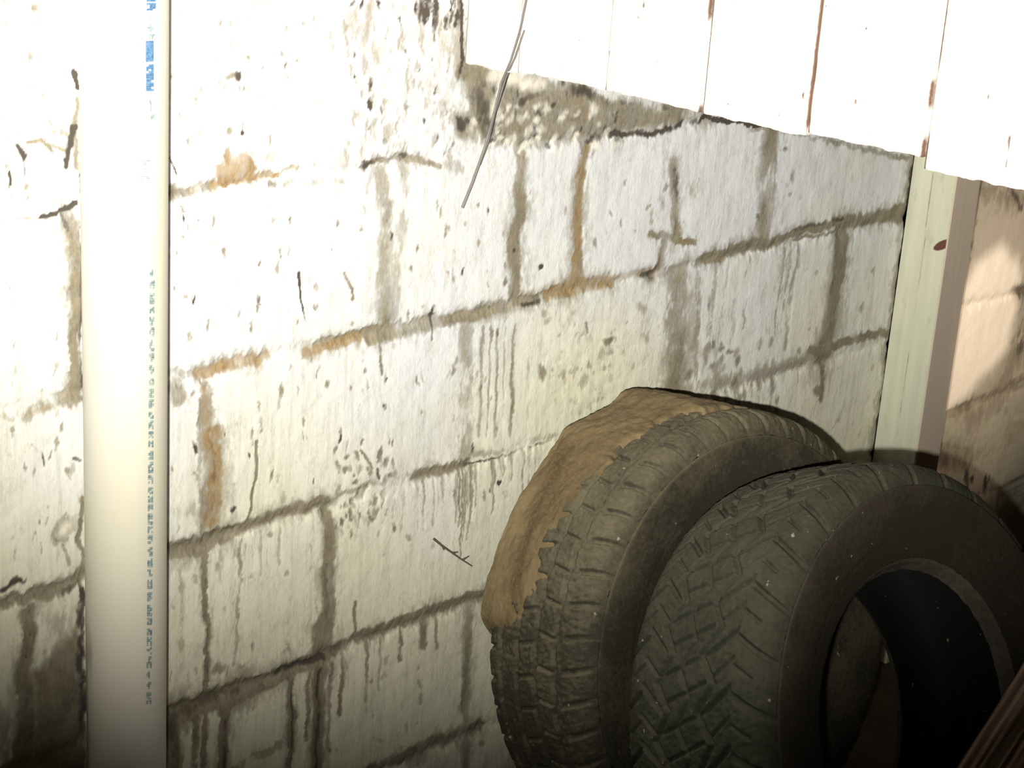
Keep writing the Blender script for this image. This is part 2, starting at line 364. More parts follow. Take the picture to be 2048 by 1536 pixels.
    st('g', [(1680, 448), (1745, 435), (1815, 422)], 26, .82); bl('g', 1800, 430, 26, 20, .8); st('g', [(1590, 480), (1680, 462)], 8, .6)
    # fourth bed joint
    st('g', [(335, 1110), (400, 1090), (455, 1070)], 36, .80); st('g', [(400, 1095), (500, 1050), (580, 1025), (655, 1000)], 28, .72); st('d', [(420, 1068), (480, 1052)], 9, .4)
    st('g', [(655, 1000), (740, 970), (830, 950)], 12, .45); st('o', [(690, 985), (760, 965), (830, 955)], 20, .22)
    st('g', [(830, 952), (880, 945), (935, 925)], 22, .65); st('g', [(925, 915), (1020, 895), (1110, 872)], 14, .42); st('d', [(935, 932), (1000, 912), (1060, 897), (1105, 882)], 7, .62)
    st('g', [(1340, 790), (1400, 772), (1470, 758), (1560, 735), (1640, 710)], 30, .48, .9); st('g', [(1620, 705), (1700, 682), (1782, 662)], 18, .78); bl('g', 1635, 700, 26, 16, .65)
    # fifth bed joint
    st('g', [(335, 1440), (400, 1410), (480, 1385)], 48, .92, .7); st('g', [(470, 1392), (560, 1350), (650, 1312)], 36, .90); st('d', [(340, 1440), (420, 1402), (480, 1385)], 22, .45, .9); st('d', [(555, 1345), (600, 1330), (650, 1318)], 18, .75, .8)
    st('g', [(645, 1312), (740, 1270), (840, 1232), (960, 1190), (1010, 1172)], 26, .80); st('o', [(900, 1215), (1000, 1175)], 18, .3)
    st('g', [(740, 1540), (820, 1505), (890, 1480), (960, 1455)], 30, .62); bl('g', 840, 1510, 30, 26, .5); st('g', [(470, 1536), (560, 1490)], 20, .5)
    # upright joints and runs
    st('g', [(345, 770), (360, 800)], 30, .5); st('o', [(408, 775), (415, 840)], 20, .5); st('g', [(412, 770), (420, 860)], 22, .5); st('o', [(425, 870), (432, 950), (428, 1040)], 30, .80, .6)
    st('g', [(405, 800), (408, 1000), (412, 1095)], 18, .50); st('d', [(428, 870), (432, 960), (428, 1030)], 8, .35); st('g', [(340, 1010), (400, 1040)], 60, .35, 1)
    st('g', [(412, 1100), (416, 1260), (414, 1430), (408, 1540)], 12, .86, .7); st('d', [(414, 1160), (416, 1350)], 5, .5); bl('g', 440, 1335, 18, 14, .55)
    st('g', [(480, 1085), (478, 1180), (470, 1330)], 10, .5, .9); st('g', [(560, 1050), (558, 1130)], 8, .45, .9); st('g', [(365, 1120), (362, 1300)], 12, .38, 1)
    st('g', [(650, 1005), (658, 1060), (657, 1180), (652, 1300)], 22, .74, .7); st('d', [(655, 1130), (655, 1240)], 8, .4); st('g', [(655, 1235), (640, 1310)], 30, .70, .7, 60)
    st('g', [(712, 1210), (714, 1275)], 7, .7)
    st('o', [(925, 665), (930, 760), (925, 905)], 20, .30, .9); st('g', [(932, 655), (938, 740), (932, 900)], 28, .48, 1)
    for x, w_, s_ in ((962, 8, .5), (978, 5, .45), (993, 6, .5), (1008, 4, .4), (1025, 8, .55), (1060, 6, .3)):
        st('g', [(x+4, 655), (x, 760), (x-4, 870)], w_, s_, .8)
    st('g', [(1044, 305), (1040, 420), (1028, 500), (1030, 600)], 22, .72, .8, 30); st('d', [(1043, 303), (1046, 330)], 14, .5)
    st('o', [(1172, 300), (1158, 370), (1158, 480), (1152, 570)], 17, .75, .5, 26); st('g', [(1178, 285), (1165, 340), (1158, 440), (1160, 560)], 14, .62); st('o', [(1152, 520), (1140, 575)], 20, .5, .7, 56)
    bl('d', 1160, 425, 6, 14, .3); st('g', [(1168, 270), (1176, 310)], 26, .5)
    st('g', [(1345, 330), (1350, 400), (1352, 470)], 20, .70, .8); st('d', [(1350, 345), (1354, 395)], 12, .62, .8); st('d', [(1352, 420), (1350, 465)], 8, .5, .8); st('g', [(1320, 400), (1345, 435)], 14, .5, 1)
    st('o', [(1322, 478), (1385, 482)], 12, .5); st('g', [(1300, 470), (1345, 478), (1390, 484)], 14, .72); st('g', [(1325, 490), (1322, 530), (1305, 548)], 14, .74); st('d', [(1325, 495), (1318, 530)], 6, .5)
    bl('g', 1385, 375, 30, 40, .35, 1)
    st('g', [(1545, 255), (1535, 340), (1530, 470)], 34, .60, .9); bl('d', 1565, 298, 9, 10, .55); bl('d', 1512, 435, 9, 10, .6); st('g', [(1550, 260), (1546, 400)], 10, .6)
    st('g', [(1688, 455), (1675, 560), (1660, 640), (1650, 705)], 22, .80, .7, 36); st('g', [(1648, 710), (1642, 800)], 9, .72); bl('g', 1635, 780, 10, 12, .7)
    st('g', [(1600, 490), (1585, 560), (1568, 700)], 9, .45, .9); st('g', [(1396, 530), (1395, 620), (1390, 760)], 10, .55)
    st('g', [(1360, 560), (1355, 680), (1345, 790)], 58, .60, 1); st('d', [(1415, 600), (1425, 690)], 8, .4, 1); st('g', [(1700, 820), (1670, 850)], 12, .25, 1)
    S.drips('g', 1400, 1600, (520, 480), 16, (60, 220), (5, 12), (.2, .45)); S.drips('g', 1330, 1480, (560, 600), 14, (80, 200), (5, 12), (.25, .5)); S.drips('g', 1420, 1640, (770, 710), 12, (30, 90), (6, 14), (.25, .5))
    S.flecks('g', (1330, 680, 1560, 820), 60, (4, 10), (6, 20), (.3, .65)); S.flecks('o', (1090, 630, 1330, 830), 60, (6, 18), (6, 16), (.25, .42)); S.flecks('g', (1080, 620, 1330, 850), 75, (3, 12), (5, 14), (.22, .46))
    bl('g', 1220, 680, 12, 8, .7); bl('g', 1086, 745, 9, 16, .6); bl('d', 1081, 533, 5, 8, .8); st('d', [(1172, 645), (1178, 668)], 5, .8)
    st('o', [(1150, 830), (1200, 800), (1240, 775)], 16, .4, .9)
    # runs below the fourth and fifth joints
    S.drips('g', 850, 1080, (955, 895), 26, (40, 190), (5, 10), (.30, .6)); S.drips('g', 690, 860, (985, 950), 12, (30, 130), (5, 11), (.25, .5)); S.drips('g', 340, 640, (1110, 1010), 14, (60, 260), (5, 12), (.22, .48))
    for x, y0, y1, w_, s_ in ((345, 1445, 1540, 40, .8), (395, 1430, 1540, 16, .75), (452, 1405, 1540, 18, .92), (585, 1352, 1540, 12, .95), (617, 1345, 1480, 10, .6), (640, 1330, 1540, 24, .95), (662, 1330, 1500, 10, .6), (686, 1300, 1430, 10, .6), (738, 1280, 1400, 9, .6), (765, 1270, 1380, 7, .5), (805, 1255, 1320, 10, .6), (850, 1240, 1292, 16, .7), (875, 1232, 1300, 8, .55), (935, 1215, 1540, 20, .55), (372, 1440, 1520, 16, .5)):
        st('g', [(x, y0), (x-3, (y0+y1)/2), (x-5, y1)], w_, s_, .8)
    st('d', [(345, 1450), (350, 1500)], 30, .5, 1); st('d', [(452, 1440), (450, 1540)], 8, .6, .9); st('d', [(585, 1365), (583, 1540)], 5, .6); st('d', [(638, 1345), (634, 1540)], 10, .7, .9)
    # scattered flecks
    S.flecks('g', (340, 0, 1000, 330), 90, (2, 5), (5, 16), (.3, .6)); S.flecks('g', (340, 400, 1030, 1000), 150, (2, 5), (5, 18), (.3, .65)); S.flecks('d', (340, 400, 1030, 1000), 45, (1.5, 3.5), (5, 14), (.4, .75))
    S.flecks('g', (1050, 320, 1750, 760), 80, (2, 6), (5, 14), (.25, .55)); S.flecks('g', (340, 1000, 1000, 1500), 110, (3, 7), (6, 18), (.25, .5))
    st('d', [(600, 545), (603, 600), (612, 645)], 7, .9, .6, 3); st('d', [(866, 620), (866, 680)], 5, .75); bl('d', 866, 632, 7, 5, .7); st('g', [(690, 545), (705, 580), (707, 600)], 6, .6); bl('d', 393, 597, 4, 12, .7)
    st('g', [(760, 680), (765, 745)], 6, .6); st('d', [(682, 855), (678, 880)], 9, .85); bl('g', 672, 892, 6, 8, .6); st('d', [(754, 935), (756, 955)], 6, .8); bl('o', 718, 985, 5, 14, .5); bl('g', 718, 985, 4, 12, .5)
    st('g', [(515, 880), (512, 960), (496, 1045)], 6, .8, .6); st('g', [(575, 1022), (600, 1005)], 4, .6); st('g', [(722, 900), (742, 935)], 6, .7); S.flecks('g', (670, 880, 790, 1070), 60, (2, 6), (4, 14), (.4, .75))
    bl('g', 352, 390, 18, 20, .7); bl('d', 350, 395, 8, 10, .5); bl('g', 375, 455, 4, 12, .6); st('d', [(341, 315), (355, 350)], 3, .7)
    bl('d', 1000, 960, 6, 6, .8); bl('d', 470, 1020, 6, 6, .7); bl('d', 393, 895, 5, 12, .7)
    # left of the pipe
    st('g', [(15, 2), (70, 18), (130, 20)], 22, .42, .9); bl('g', 72, 20, 10, 10, .6); st('d', [(148, 145), (152, 175)], 10, .9); st('g', [(150, 200), (150, 330)], 12, .55, .9); st('d', [(150, 250), (135, 300), (130, 330)], 12, .72, .8)
    st('g', [(55, 285), (85, 280), (105, 305)], 10, .6); st('g', [(108, 262), (150, 262)], 14, .45); st('d', [(35, 295), (50, 312)], 14, .68); st('d', [(46, 310), (50, 350)], 4, .5); st('d', [(18, 345), (24, 372)], 6, .8); st('g', [(105, 292), (130, 298)], 10, .5)
    st('d', [(82, 433), (110, 428), (155, 405)], 12, .80, .8); st('d', [(120, 430), (140, 460)], 12, .6); bl('g', 135, 440, 26, 40, .6, .9); st('g', [(0, 441), (100, 435)], 7, .45)
    st('g', [(148, 455), (150, 560), (152, 800)], 34, .72, .9, 24); st('d', [(158, 340), (162, 560), (163, 800)], 7, .55, .9)
    st('o', [(0, 838), (50, 830), (95, 822)], 18, .50); st('g', [(60, 828), (120, 805), (160, 790)], 30, .52); bl('g', 135, 808, 22, 14, .6)
    st('d', [(85, 905), (92, 930)], 6, .7); st('g', [(62, 888), (82, 905)], 5, .5); st('d', [(150, 918), (160, 920)], 10, .8); bl('g', 130, 1060, 24, 32, .55, .5); bl('c', 134, 1056, 12, 16, .8, .8); st('d', [(112, 1075), (130, 1090)], 6, .5); st('g', [(130, 1090), (136, 1130)], 8, .5)
    st('d', [(0, 1178), (30, 1165), (52, 1155)], 16, .70, .9); st('g', [(0, 1205), (60, 1195), (120, 1175), (170, 1148)], 34, .62); st('d', [(125, 1185), (165, 1165)], 14, .55, .9)
    st('g', [(58, 1225), (55, 1300), (50, 1540)], 30, .75, .8); st('d', [(58, 1228), (55, 1310)], 12, .5, .9); S.poly('g', [(62, 1340), (100, 1310), (170, 1230), (180, 1560), (50, 1560)], .85, .03); S.poly('g', [(-20, 1400), (60, 1420), (60, 1560), (-20, 1560)], .45, .03); S.poly('g', [(72, 1225), (170, 1190), (175, 1400), (70, 1380)], .36, .02)
    st('d', [(168, 1180), (166, 1300), (165, 1560)], 20, .62, .9); st('g', [(160, 1000), (165, 1200)], 10, .7); st('g', [(0, 1540), (170, 1500)], 40, .6, 1)
    S.flecks('g', (0, 30, 160, 420), 40, (2, 5), (6, 14), (.3, .6)); S.flecks('g', (0, 560, 150, 1150), 50, (2, 5), (6, 16), (.3, .6))
    # corner with the post: dark strip down the joint
    st('g', [(1828, 305), (1790, 600), (1745, 900)], 22, .50, .9); st('d', [(1832, 305), (1795, 600), (1750, 905)], 10, .95, .8)
    # foot of the wall outside the view
    z = S.Z; S.m['g'] = np.maximum(S.m['g'], .5*sstep(.22, .02, z)*sstep(.35, .65, fbm(S.X*8, z*8, 44, 3)))
    for zc in COURSES:                          # joints beyond the frame
        out = (S.X < .80) | (z > 1.42)
        S.m['g'] = np.maximum(S.m['g'], np.where(out, .6*np.exp(-((S.Zw-zc)/.008)**2)*sstep(.3, .6, fbm(S.X*12, z*12, 31, 3)), 0))

def paint_right(S):
    st, bl = S.stroke, S.blob
    st('g', [(1905, 615), (1960, 600), (2060, 578)], 18, .70); st('g', [(1880, 838), (1960, 803), (2060, 750)], 22, .65, .8)
    st('d', [(1962, 378), (1940, 520)], 12, .45, 1); st('g', [(1965, 385), (2048, 400)], 44, .55, 1); st('d', [(2022, 378), (2052, 430)], 9, .62, .8)
    S.poly('c', [(2003, 490), (2037, 523), (2044, 563), (2030, 575), (2034, 621), (2018, 690), (1984, 738), (1940, 787), (1890, 831), (1900, 700), (1920, 600), (1950, 530)], 1.0, .022)  # soft pool of light painted pale into the wall colour
    st('d', [(2042, 560), (2046, 640), (2040, 700)], 20, .5, .9); st('g', [(2040, 700), (2000, 790), (1950, 830)], 40, .5, 1)
    st('g', [(1870, 910), (1900, 915), (1935, 920)], 44, .8, .6); st('d', [(1880, 918), (1930, 925)], 30, .45, .8); st('g', [(2040, 820), (2010, 900)], 30, .4, 1)  # opening strokes paint the front tyre's cast shadow as a brown band
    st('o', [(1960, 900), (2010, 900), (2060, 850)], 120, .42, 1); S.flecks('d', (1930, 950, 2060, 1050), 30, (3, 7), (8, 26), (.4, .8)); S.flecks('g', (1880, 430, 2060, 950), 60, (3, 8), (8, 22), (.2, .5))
    z = S.Z; S.m['g'] = np.maximum(S.m['g'], .5*sstep(.3, .05, z))
    for zc in COURSES[5:]:
        S.m['g'] = np.maximum(S.m['g'], np.where(S.X > 2.95, .6*np.exp(-((S.Zw-zc)/.008)**2), 0))

def axis(segs):
    a = [np.arange(s0, s1-1e-9, st) for s0, s1, st in segs]; return np.concatenate(a+[[segs[-1][1]]])
XP, YP0, YP1, XP1 = 2.445, 1.420, 1.548, 2.520     # post: left face x, front y, back y, right face x
build_wall('wall_back', axis([(-.6, .80, .03), (.80, 1.25, .0014), (1.25, 1.75, .0019), (1.75, XP, .0026)]),
           axis([(0, .12, .012), (.12, 1.40, .0019), (1.40, 2.4, .03)]), 1.5, paint_left, M['wall'])
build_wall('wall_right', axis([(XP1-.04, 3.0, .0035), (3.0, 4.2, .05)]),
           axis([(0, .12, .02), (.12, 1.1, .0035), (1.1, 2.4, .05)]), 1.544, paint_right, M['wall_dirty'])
# floor of packed earth
xs = axis([(-.6, 4.2, .05)]); ys = axis([(-.8, 1.70, .05)]); X, Y = np.meshgrid(xs, ys)
Zf = np.minimum((fbm(X*5, Y*5, 2, 4)-.5)*.012-.004, 0)
fl = mesh_obj('floor', np.stack([X, Y, Zf], -1).reshape(-1, 3), grid_faces(len(ys), len(xs)), M['floor'], None, True); tag(fl, kind='structure')

# ---------------------------------------------------------------- post in the corner between the two bays
def stain_rect(P0, U, V, nu, nv):
    u, v = np.meshgrid(np.linspace(0, 1, nu), np.linspace(0, 1, nv)); 
    return P0 + u[..., None]*U + v[..., None]*V, u, v
post = empty('timber_post', ((XP+XP1)/2, YP0+.05, 0))
tag(post, 'upright whitewashed post with a cracked pale green side, behind the tyres', 'post')
H = 2.3
def post_part():
    vs_, fs_, at = [], [], []
    def add(P, u, v, kind):
        b = sum(len(x) for x in vs_); nv, nu = u.shape
        n = P.reshape(-1, 3); vs_.append(n); fs_.append(grid_faces(nv, nu)+b); a = np.zeros((nv, nu, 4)); z = P[..., 2]
        if kind == 'side':                     # cracked green side
            y = P[..., 1]; w = fbm(z*9, y*9, 3)*.012
            crack = np.exp(-((y-1.462-w*.5+.004)/.0011)**2)*sstep(.25, .55, fbm(z*14, z*0, 8, 2))
            top = sstep(.72, .95, z+(fbm(y*60, z*12, 5)-.5)*.35)
            a[..., 0] = np.maximum(crack*.75, top*.5*fbm(y*90, z*18, 6))
            foot = sstep(.425, .395, z+(fbm(y*60, z*60, 12)-.5)*.012)
            a[..., 0] = np.maximum(a[..., 0], foot*.0)
            c = on_x(1885, 490, XP); d = np.hypot((y-c[1])/.018, (z-c[2]-(c[1]-y)*.55)/.009); a[..., 2] = 1-sstep(.5, 1.2, d)
            edge = sstep(1.444, 1.428, y+(fbm(z*14, y*20, 9)-.5)*.016)*0
            a[..., 3] = edge
        else:
            a[..., 3] = 1.0; a[..., 0] = .25*fbm(P[..., 0]*40, z*10, 4)
        at.append(a.reshape(-1, 4))
    def warp(P, k): 
        z = P[..., 2]; return P
    P, u, v = stain_rect(np.array([XP, YP1, 0]), np.array([0, YP0+.002-YP1, 0]), np.array([0, 0, H]), 60, 700); add(P, u, v, 'side')
    P, u, v = stain_rect(np.array([XP+.002, YP0, 0]), np.array([XP1-XP-.004, 0, 0]), np.array([0, 0, H]), 24, 500); add(P, u, v, 'front')
    P, u, v = stain_rect(np.array([XP1, YP0+.002, 0]), np.array([0, YP1-YP0-.002, 0]), np.array([0, 0, H]), 6, 100); add(P, u, v, 'front')
    P, u, v = stain_rect(np.array([XP, YP1, H]), np.array([0, YP0+.002-YP1, 0]), np.array([XP1-XP, 0, 0]), 4, 4); add(P, u, v, 'front')
    P, u, v = stain_rect(np.array([XP1, YP1, 0]), np.array([XP-XP1, 0, 0]), np.array([0, 0, H]), 4, 30); add(P, u, v, 'front')
    # small chamfer strips
    for (xa, ya, xb, yb) in ((XP, YP0+.002, XP+.002, YP0), (XP1-.002, YP0, XP1, YP0+.002)):
        P, u, v = stain_rect(np.array([xa, ya, 0]), np.array([xb-xa, yb-ya, 0]), np.array([0, 0, H]), 2, 60); add(P, u, v, 'front')
    V = np.vstack(vs_); o = mesh_obj('shaft', V - np.array(post.location), np.vstack(fs_), M['post'], post); set_attr(o, 'stains', np.vstack(at)); return o
post_part()

# ---------------------------------------------------------------- boards hung square to the wall
XB = 1.441
part = empty('board_partition', (XB+.012, 1.1, 1.066))
tag(part, 'white painted partition of upright boards jutting out from the wall above the tyres', 'partition')
bounds = [1.497, 1.412, 1.277, 1.143, 1.009, .876, .742, .608]
bots = [1.067, 1.070, 1.070, 1.0685, 1.0725, 1.062, 1.066]
for k in range(7):
    y1, y0 = bounds[k]-.0015, bounds[k+1]+.0015; zb = bots[k]; n = 90
    off = .0016 if k % 2 else 0.0
    ys = np.linspace(y1, y0, n); wob = (fbm(ys*70, ys*0, k*7, 3)-.5)*.004
    zt = 2.3; nz = 420; zz = np.linspace(0, 1, nz)
    V = []; at_ = []
    for side, xx in ((0, XB+off), (1, XB+.022+off)):
        g = np.stack(np.broadcast_arrays(np.full((nz, n), xx), ys[None, :], (zb+wob)[None, :]*(1-zz)[:, None]+zt*zz[:, None]), -1).copy()
        if side == 0: # eased long edges and shallow grain
            e = np.minimum((y1-ys), (ys-y0)); g[..., 0] += (.0022*np.exp(-(e/.0025)**2))[None] + (fbm(ys*160, ys*0, k, 2)-.5)[None]*.0006
            for yg in (1.317, 1.263, 1.225, 1.362):  # shallow beaded lines on the inner boards
                g[..., 0] += (.0009*np.exp(-((ys-yg)/.0018)**2))[None]
        V.append(g.reshape(-1, 3))
        a_ = np.zeros((nz, n)); yy, z_ = g[..., 1], g[..., 2]
        if side == 0:
            e = np.minimum(y1-yy, yy-y0); w_ = (.9 if k >= 2 else .45)
            a_ = w_*np.exp(-(e/.0022)**2)*sstep(.30, .55, fbm(z_*16, yy*0+k, 5, 3))
            a_ = np.maximum(a_, .75*sstep(.79, .85, fbm(yy*110, z_*36, 11+k, 3)))
        at_.append(np.stack([a_, a_*0, a_*0, a_*0], -1).reshape(-1, 4))
    V = np.vstack(V); A = grid_faces(nz, n); B = grid_faces(nz, n)[:, ::-1] + nz*n
    rim = [i for i in range(n)] + [r*n+n-1 for r in range(1, nz)] + [(nz-1)*n+i for i in range(n-2, -1, -1)] + [r*n for r in range(nz-2, 0, -1)]
    rim = np.array(rim); r2 = np.roll(rim, -1); Cc = np.stack([rim, rim+nz*n, r2+nz*n, r2], 1)
    ob_ = mesh_obj('board', V-np.array(part.location), np.vstack([A, B, Cc]), M['board'], part); set_attr(ob_, 'stains', np.vstack(at_))
def box(name, lo, hi, mat, parent=None, bev=.003):
    import bmesh
    bm = bmesh.new(); bmesh.ops.create_cube(bm, size=1)
    lo = np.array(lo, float); hi = np.array(hi, float)
    for v in bm.verts: v.co = Vector((lo+hi)/2) + Vector(np.array(v.co)*(hi-lo))
    if bev: bmesh.ops.bevel(bm, geom=bm.edges[:], offset=bev, segments=2, affect='EDGES')
    me = bpy.data.meshes.new(name); bm.to_mesh(me); bm.free(); me.materials.append(mat)
    o = bpy.data.objects.new(name, me); COL.objects.link(o)
    if parent: o.parent = parent
    return o
pl = np.array(part.location)
for zc in (1.30, 2.05):
    box('rail', np.array([XB+.0245, .608, zc])-pl, np.array([XB+.062, 1.497, zc+.07])-pl, M['board'], part)

# ---------------------------------------------------------------- drain pipe
PC = np.array([.9496, 1.4465]); PR = .0416
pipe = empty('drain_pipe', (PC[0], PC[1], 0)); tag(pipe, 'cream white plastic drain pipe running up the block wall with faint blue lettering', 'pipe')
az0 = math.atan2(PC[0], PC[1])                 # direction from camera to the pipe
nt, nz = 96, 900; th = np.linspace(0, 2*np.pi, nt, endpoint=False); zz = np.linspace(0, 2.35, nz)
T, Z = np.meshgrid(th, zz, indexing='ij')
back = np.array([-math.sin(az0), -math.cos(az0)]); right = np.array([math.cos(az0), -math.sin(az0)])
def pipe_pt(a, z, r=PR):                       # a: 0 towards the viewer, + to the right
    return np.stack([PC[0]+r*(np.cos(a)*back[0]+np.sin(a)*right[0]), PC[1]+r*(np.cos(a)*back[1]+np.sin(a)*right[1]), z], -1)
G = pipe_pt(T, Z, PR+0*T) ; V = G.reshape(-1, 3) - np.array([PC[0], PC[1], 0])
Tn = np.where(T > np.pi, T-2*np.pi, T)
at = np.zeros((nt, nz, 4)); zl = .53
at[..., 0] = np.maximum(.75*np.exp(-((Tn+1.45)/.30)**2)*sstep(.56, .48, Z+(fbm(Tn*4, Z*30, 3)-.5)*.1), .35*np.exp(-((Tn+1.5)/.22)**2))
blotch = np.exp(-((Tn+1.15)/.25)**2-((Z-.495)/.04)**2); at[..., 0] = np.maximum(at[..., 0], .65*blotch)
at[..., 0] = np.maximum(at[..., 0], .30*sstep(.45, .30, Z)*fbm(Tn*5, Z*18, 8))
def tube_wrap_faces(nu, nv): return grid_faces(nu, nv, True)
o = mesh_obj('tube', V, tube_wrap_faces(nt, nz), M['pvc'], pipe, True); set_attr(o, 'stains', at.reshape(-1, 4))
ring_t = pipe_pt(th, np.full(nt, 2.35), PR) - np.array([PC[0], PC[1], 0]); ring_i = pipe_pt(th, np.full(nt, 2.35), PR-.004) - np.array([PC[0], PC[1], 0])
ri = np.stack([ring_t, ring_i], 1).reshape(-1, 3); mesh_obj('rim', ri, grid_faces(nt, 2, True), M['pvc'], pipe)
def hit_pipe(px, py):                          # where the view ray meets the pipe
    d = ray(px, py); a = d[0]**2+d[1]**2; b = -2*(d[0]*PC[0]+d[1]*PC[1]); c = PC@PC-PR**2
    D = b*b-4*a*c
    if D < 0: return None
    t_ = (-b-math.sqrt(D))/(2*a); p = CAM+d*t_; q = p[:2]-PC
    return math.atan2(q@right, q@back), p[2]
class Patches:
    def __init__(s): s.v = []; s.f = []
    def rect(s, a0, a1, z0, z1, n=3):
        b = len(s.v)
        for i in range(n+1):
            a = a0+(a1-a0)*i/n
            for z in (z0, z1): s.v.append(pipe_pt(np.array(a), np.array(z), PR+.00035) - np.array([PC[0], PC[1], 0]))
        for i in range(n): s.f.append((b+2*i, b+2*i+2, b+2*i+3, b+2*i+1))
def px_rect(P, x0, x1, y0, y1):
    A = hit_pipe(x0, y0); B = hit_pipe(x1, y1)
    if A and B: P.rect(A[0], B[0], A[1], B[1])
r_ = random.Random(4)
def mark(mat, rects=None, cell=None, fill=.6):
    """one worn printed character or bar; characters are made of short bars"""
    P = Patches()
    for q in rects or []: px_rect(P, *q)
    if cell:
        x, y, w_, h = cell
        for a in range(3):
            for b in range(4):
                if (a, b) == (1, 1) or r_.random() < fill:
                    xx = x+w_*a/3; yy = y+h*b/4; px_rect(P, xx-.2, xx+w_/3+.2, yy-.2, yy+h/4+.2)
    if P.v: mesh_obj('printed_mark', P.v, P.f, M[mat], pipe)
for i in range(3): mark('blue', cell=(293, -30+i*18, 18, 15), fill=.85)
mark('teal', [(299, 301.5, 30, 56), (293, 307, 54, 58), (296, 304, 58, 63)]); mark('teal', [(297, 309, 68, 72), (297, 300, 72, 78), (303, 306, 72, 78)])
mark('blue', [(291, 307, 82, 123)])
for i in range(3): mark('blue', cell=(292, 129+i*18, 15, 17), fill=.85)
mark('teal', [(298, 301, 188, 205), (300, 303, 203, 224)]); mark('teal', [(301, 309, 228, 238)])
for i in range(3): mark('violet', cell=(280, 318+i*16, 19, 14), fill=.6)
y = 535
while y < 1395:
    L = r_.choice([13, 17, 17, 22]); f_ = .45 if y < 570 or y > 1290 else .75
    mark('teal', cell=(299-(y-560)*.008, y, 10, L), fill=f_); y += L+r_.choice([4, 5, 8])

# ---------------------------------------------------------------- tyres
def frame(yaw, tilt):
    a = np.array([math.sin(yaw)*math.cos(tilt), math.cos(yaw)*math.cos(tilt), math.sin(tilt)])   # axis, towards the wall
    u = np.cross(a, [0, 0, 1]); u /= np.linalg.norm(u); v = np.cross(u, a); return a, u, v
def prof(Rr, r, w):
    """outer profile (offset, radius) from the front bead over the tread to the back bead, with part breaks"""
    h = w/2
    side = [(-.36*w, r), (-.40*w, r+.006), (-.43*w, r+.010), (-.445*w, r+.016), (-.50*w, r+.38*(Rr-r)), (-.525*w, r+.58*(Rr-r)), (-.52*w, r+.76*(Rr-r)), (-.50*w, Rr-.034)]
    tread = [(-.50*w, Rr-.034), (-.485*w, Rr-.023), (-.45*w, Rr-.013), (-.40*w, Rr-.0065), (-.32*w, Rr-.003), (-.15*w, Rr-.0005), (0, Rr), (.15*w, Rr-.0005), (.32*w, Rr-.003), (.40*w, Rr-.0065), (.45*w, Rr-.013), (.485*w, Rr-.023), (.50*w, Rr-.034)]
    return side, tread
def resample(pts, n, smooth=True):
    P = np.array(pts, float)
    if smooth:
        for _ in range(3):
            Q = np.empty((2*len(P), 2)); Q[0] = P[0]; Q[-1] = P[-1]
            Q[1:-1:2] = .75*P[:-1]+.25*P[1:]; Q[2:-1:2] = .25*P[:-1]+.75*P[1:]; P = Q
    d = np.r_[0, np.cumsum(np.hypot(*np.diff(P, axis=0).T))]; s = np.linspace(0, d[-1], n)
    return np.stack([np.interp(s, d, P[:, 0]), np.interp(s, d, P[:, 1])], 1)
def revolve(pr, nt, F_, disp=None):
    a, u, v = F_; th = np.linspace(0, 2*np.pi, nt, endpoint=False)
    T, K = np.meshgrid(th, np.arange(len(pr)), indexing='ij'); off = pr[K, 0]; rad = pr[K, 1].copy()
    if disp is not None: rad = rad + disp(T, off, rad)
    P = off[..., None]*a + rad[..., None]*(np.cos(T)[..., None]*v + np.sin(T)[..., None]*u)
    return P.reshape(-1, 3)
def groove(d, w): return 1-sstep(w*.35, w*.5+.0024, np.abs(d))
def tri(x): return np.abs((x % 1.0)*2-1)       # 0..1 triangle
def tread_zigzag(T, off, rad, Rr=.31, w=.215):
    """worn all-terrain tread: zigzag grooves round the tyre and chevron blocks towards the shoulders"""
    s = T*Rr; pitch = 2*np.pi*Rr/30; q = s/pitch; x = off/(w/2)
    z1 = (x+.30-(tri(q)-.5)*.20)*w/2; z2 = (x-.30-(tri(q+.5)-.5)*.20)*w/2; z0 = (x-(tri(q+.25)-.5)*.16)*w/2
    g = np.maximum.reduce([groove(z1, .0055), groove(z2, .0055), groove(z0, .0030)*.8])
    ax_ = np.abs(x)
    chev = .9*np.where(ax_ < .62, (ax_-.30)/.32, (.94-ax_)/.32*.75)*.5       # rises to the middle of the block row, then falls
    lat = ((q-chev*np.sign(1)+.5) % 1.0-.5)*pitch
    g = np.maximum(g, groove(lat, .0062)*sstep(.27, .33, ax_))
    lat2 = ((q*2+.35+x*1.3+.5) % 1.0-.5)*pitch/2
    g = np.maximum(g, groove(lat2, .0022)*(ax_ < .30)*.7)
    lat3 = ((q+.5-chev+.5) % 1.0-.5)*pitch
    g = np.maximum(g, groove(lat3, .0022)*(ax_ > .36)*(ax_ < .84)*.6)
    sh = sstep(1.06, .95, ax_); return -g*.0058*sh + (fbm(T*60, off*200, 3, 3)-.5)*.0022
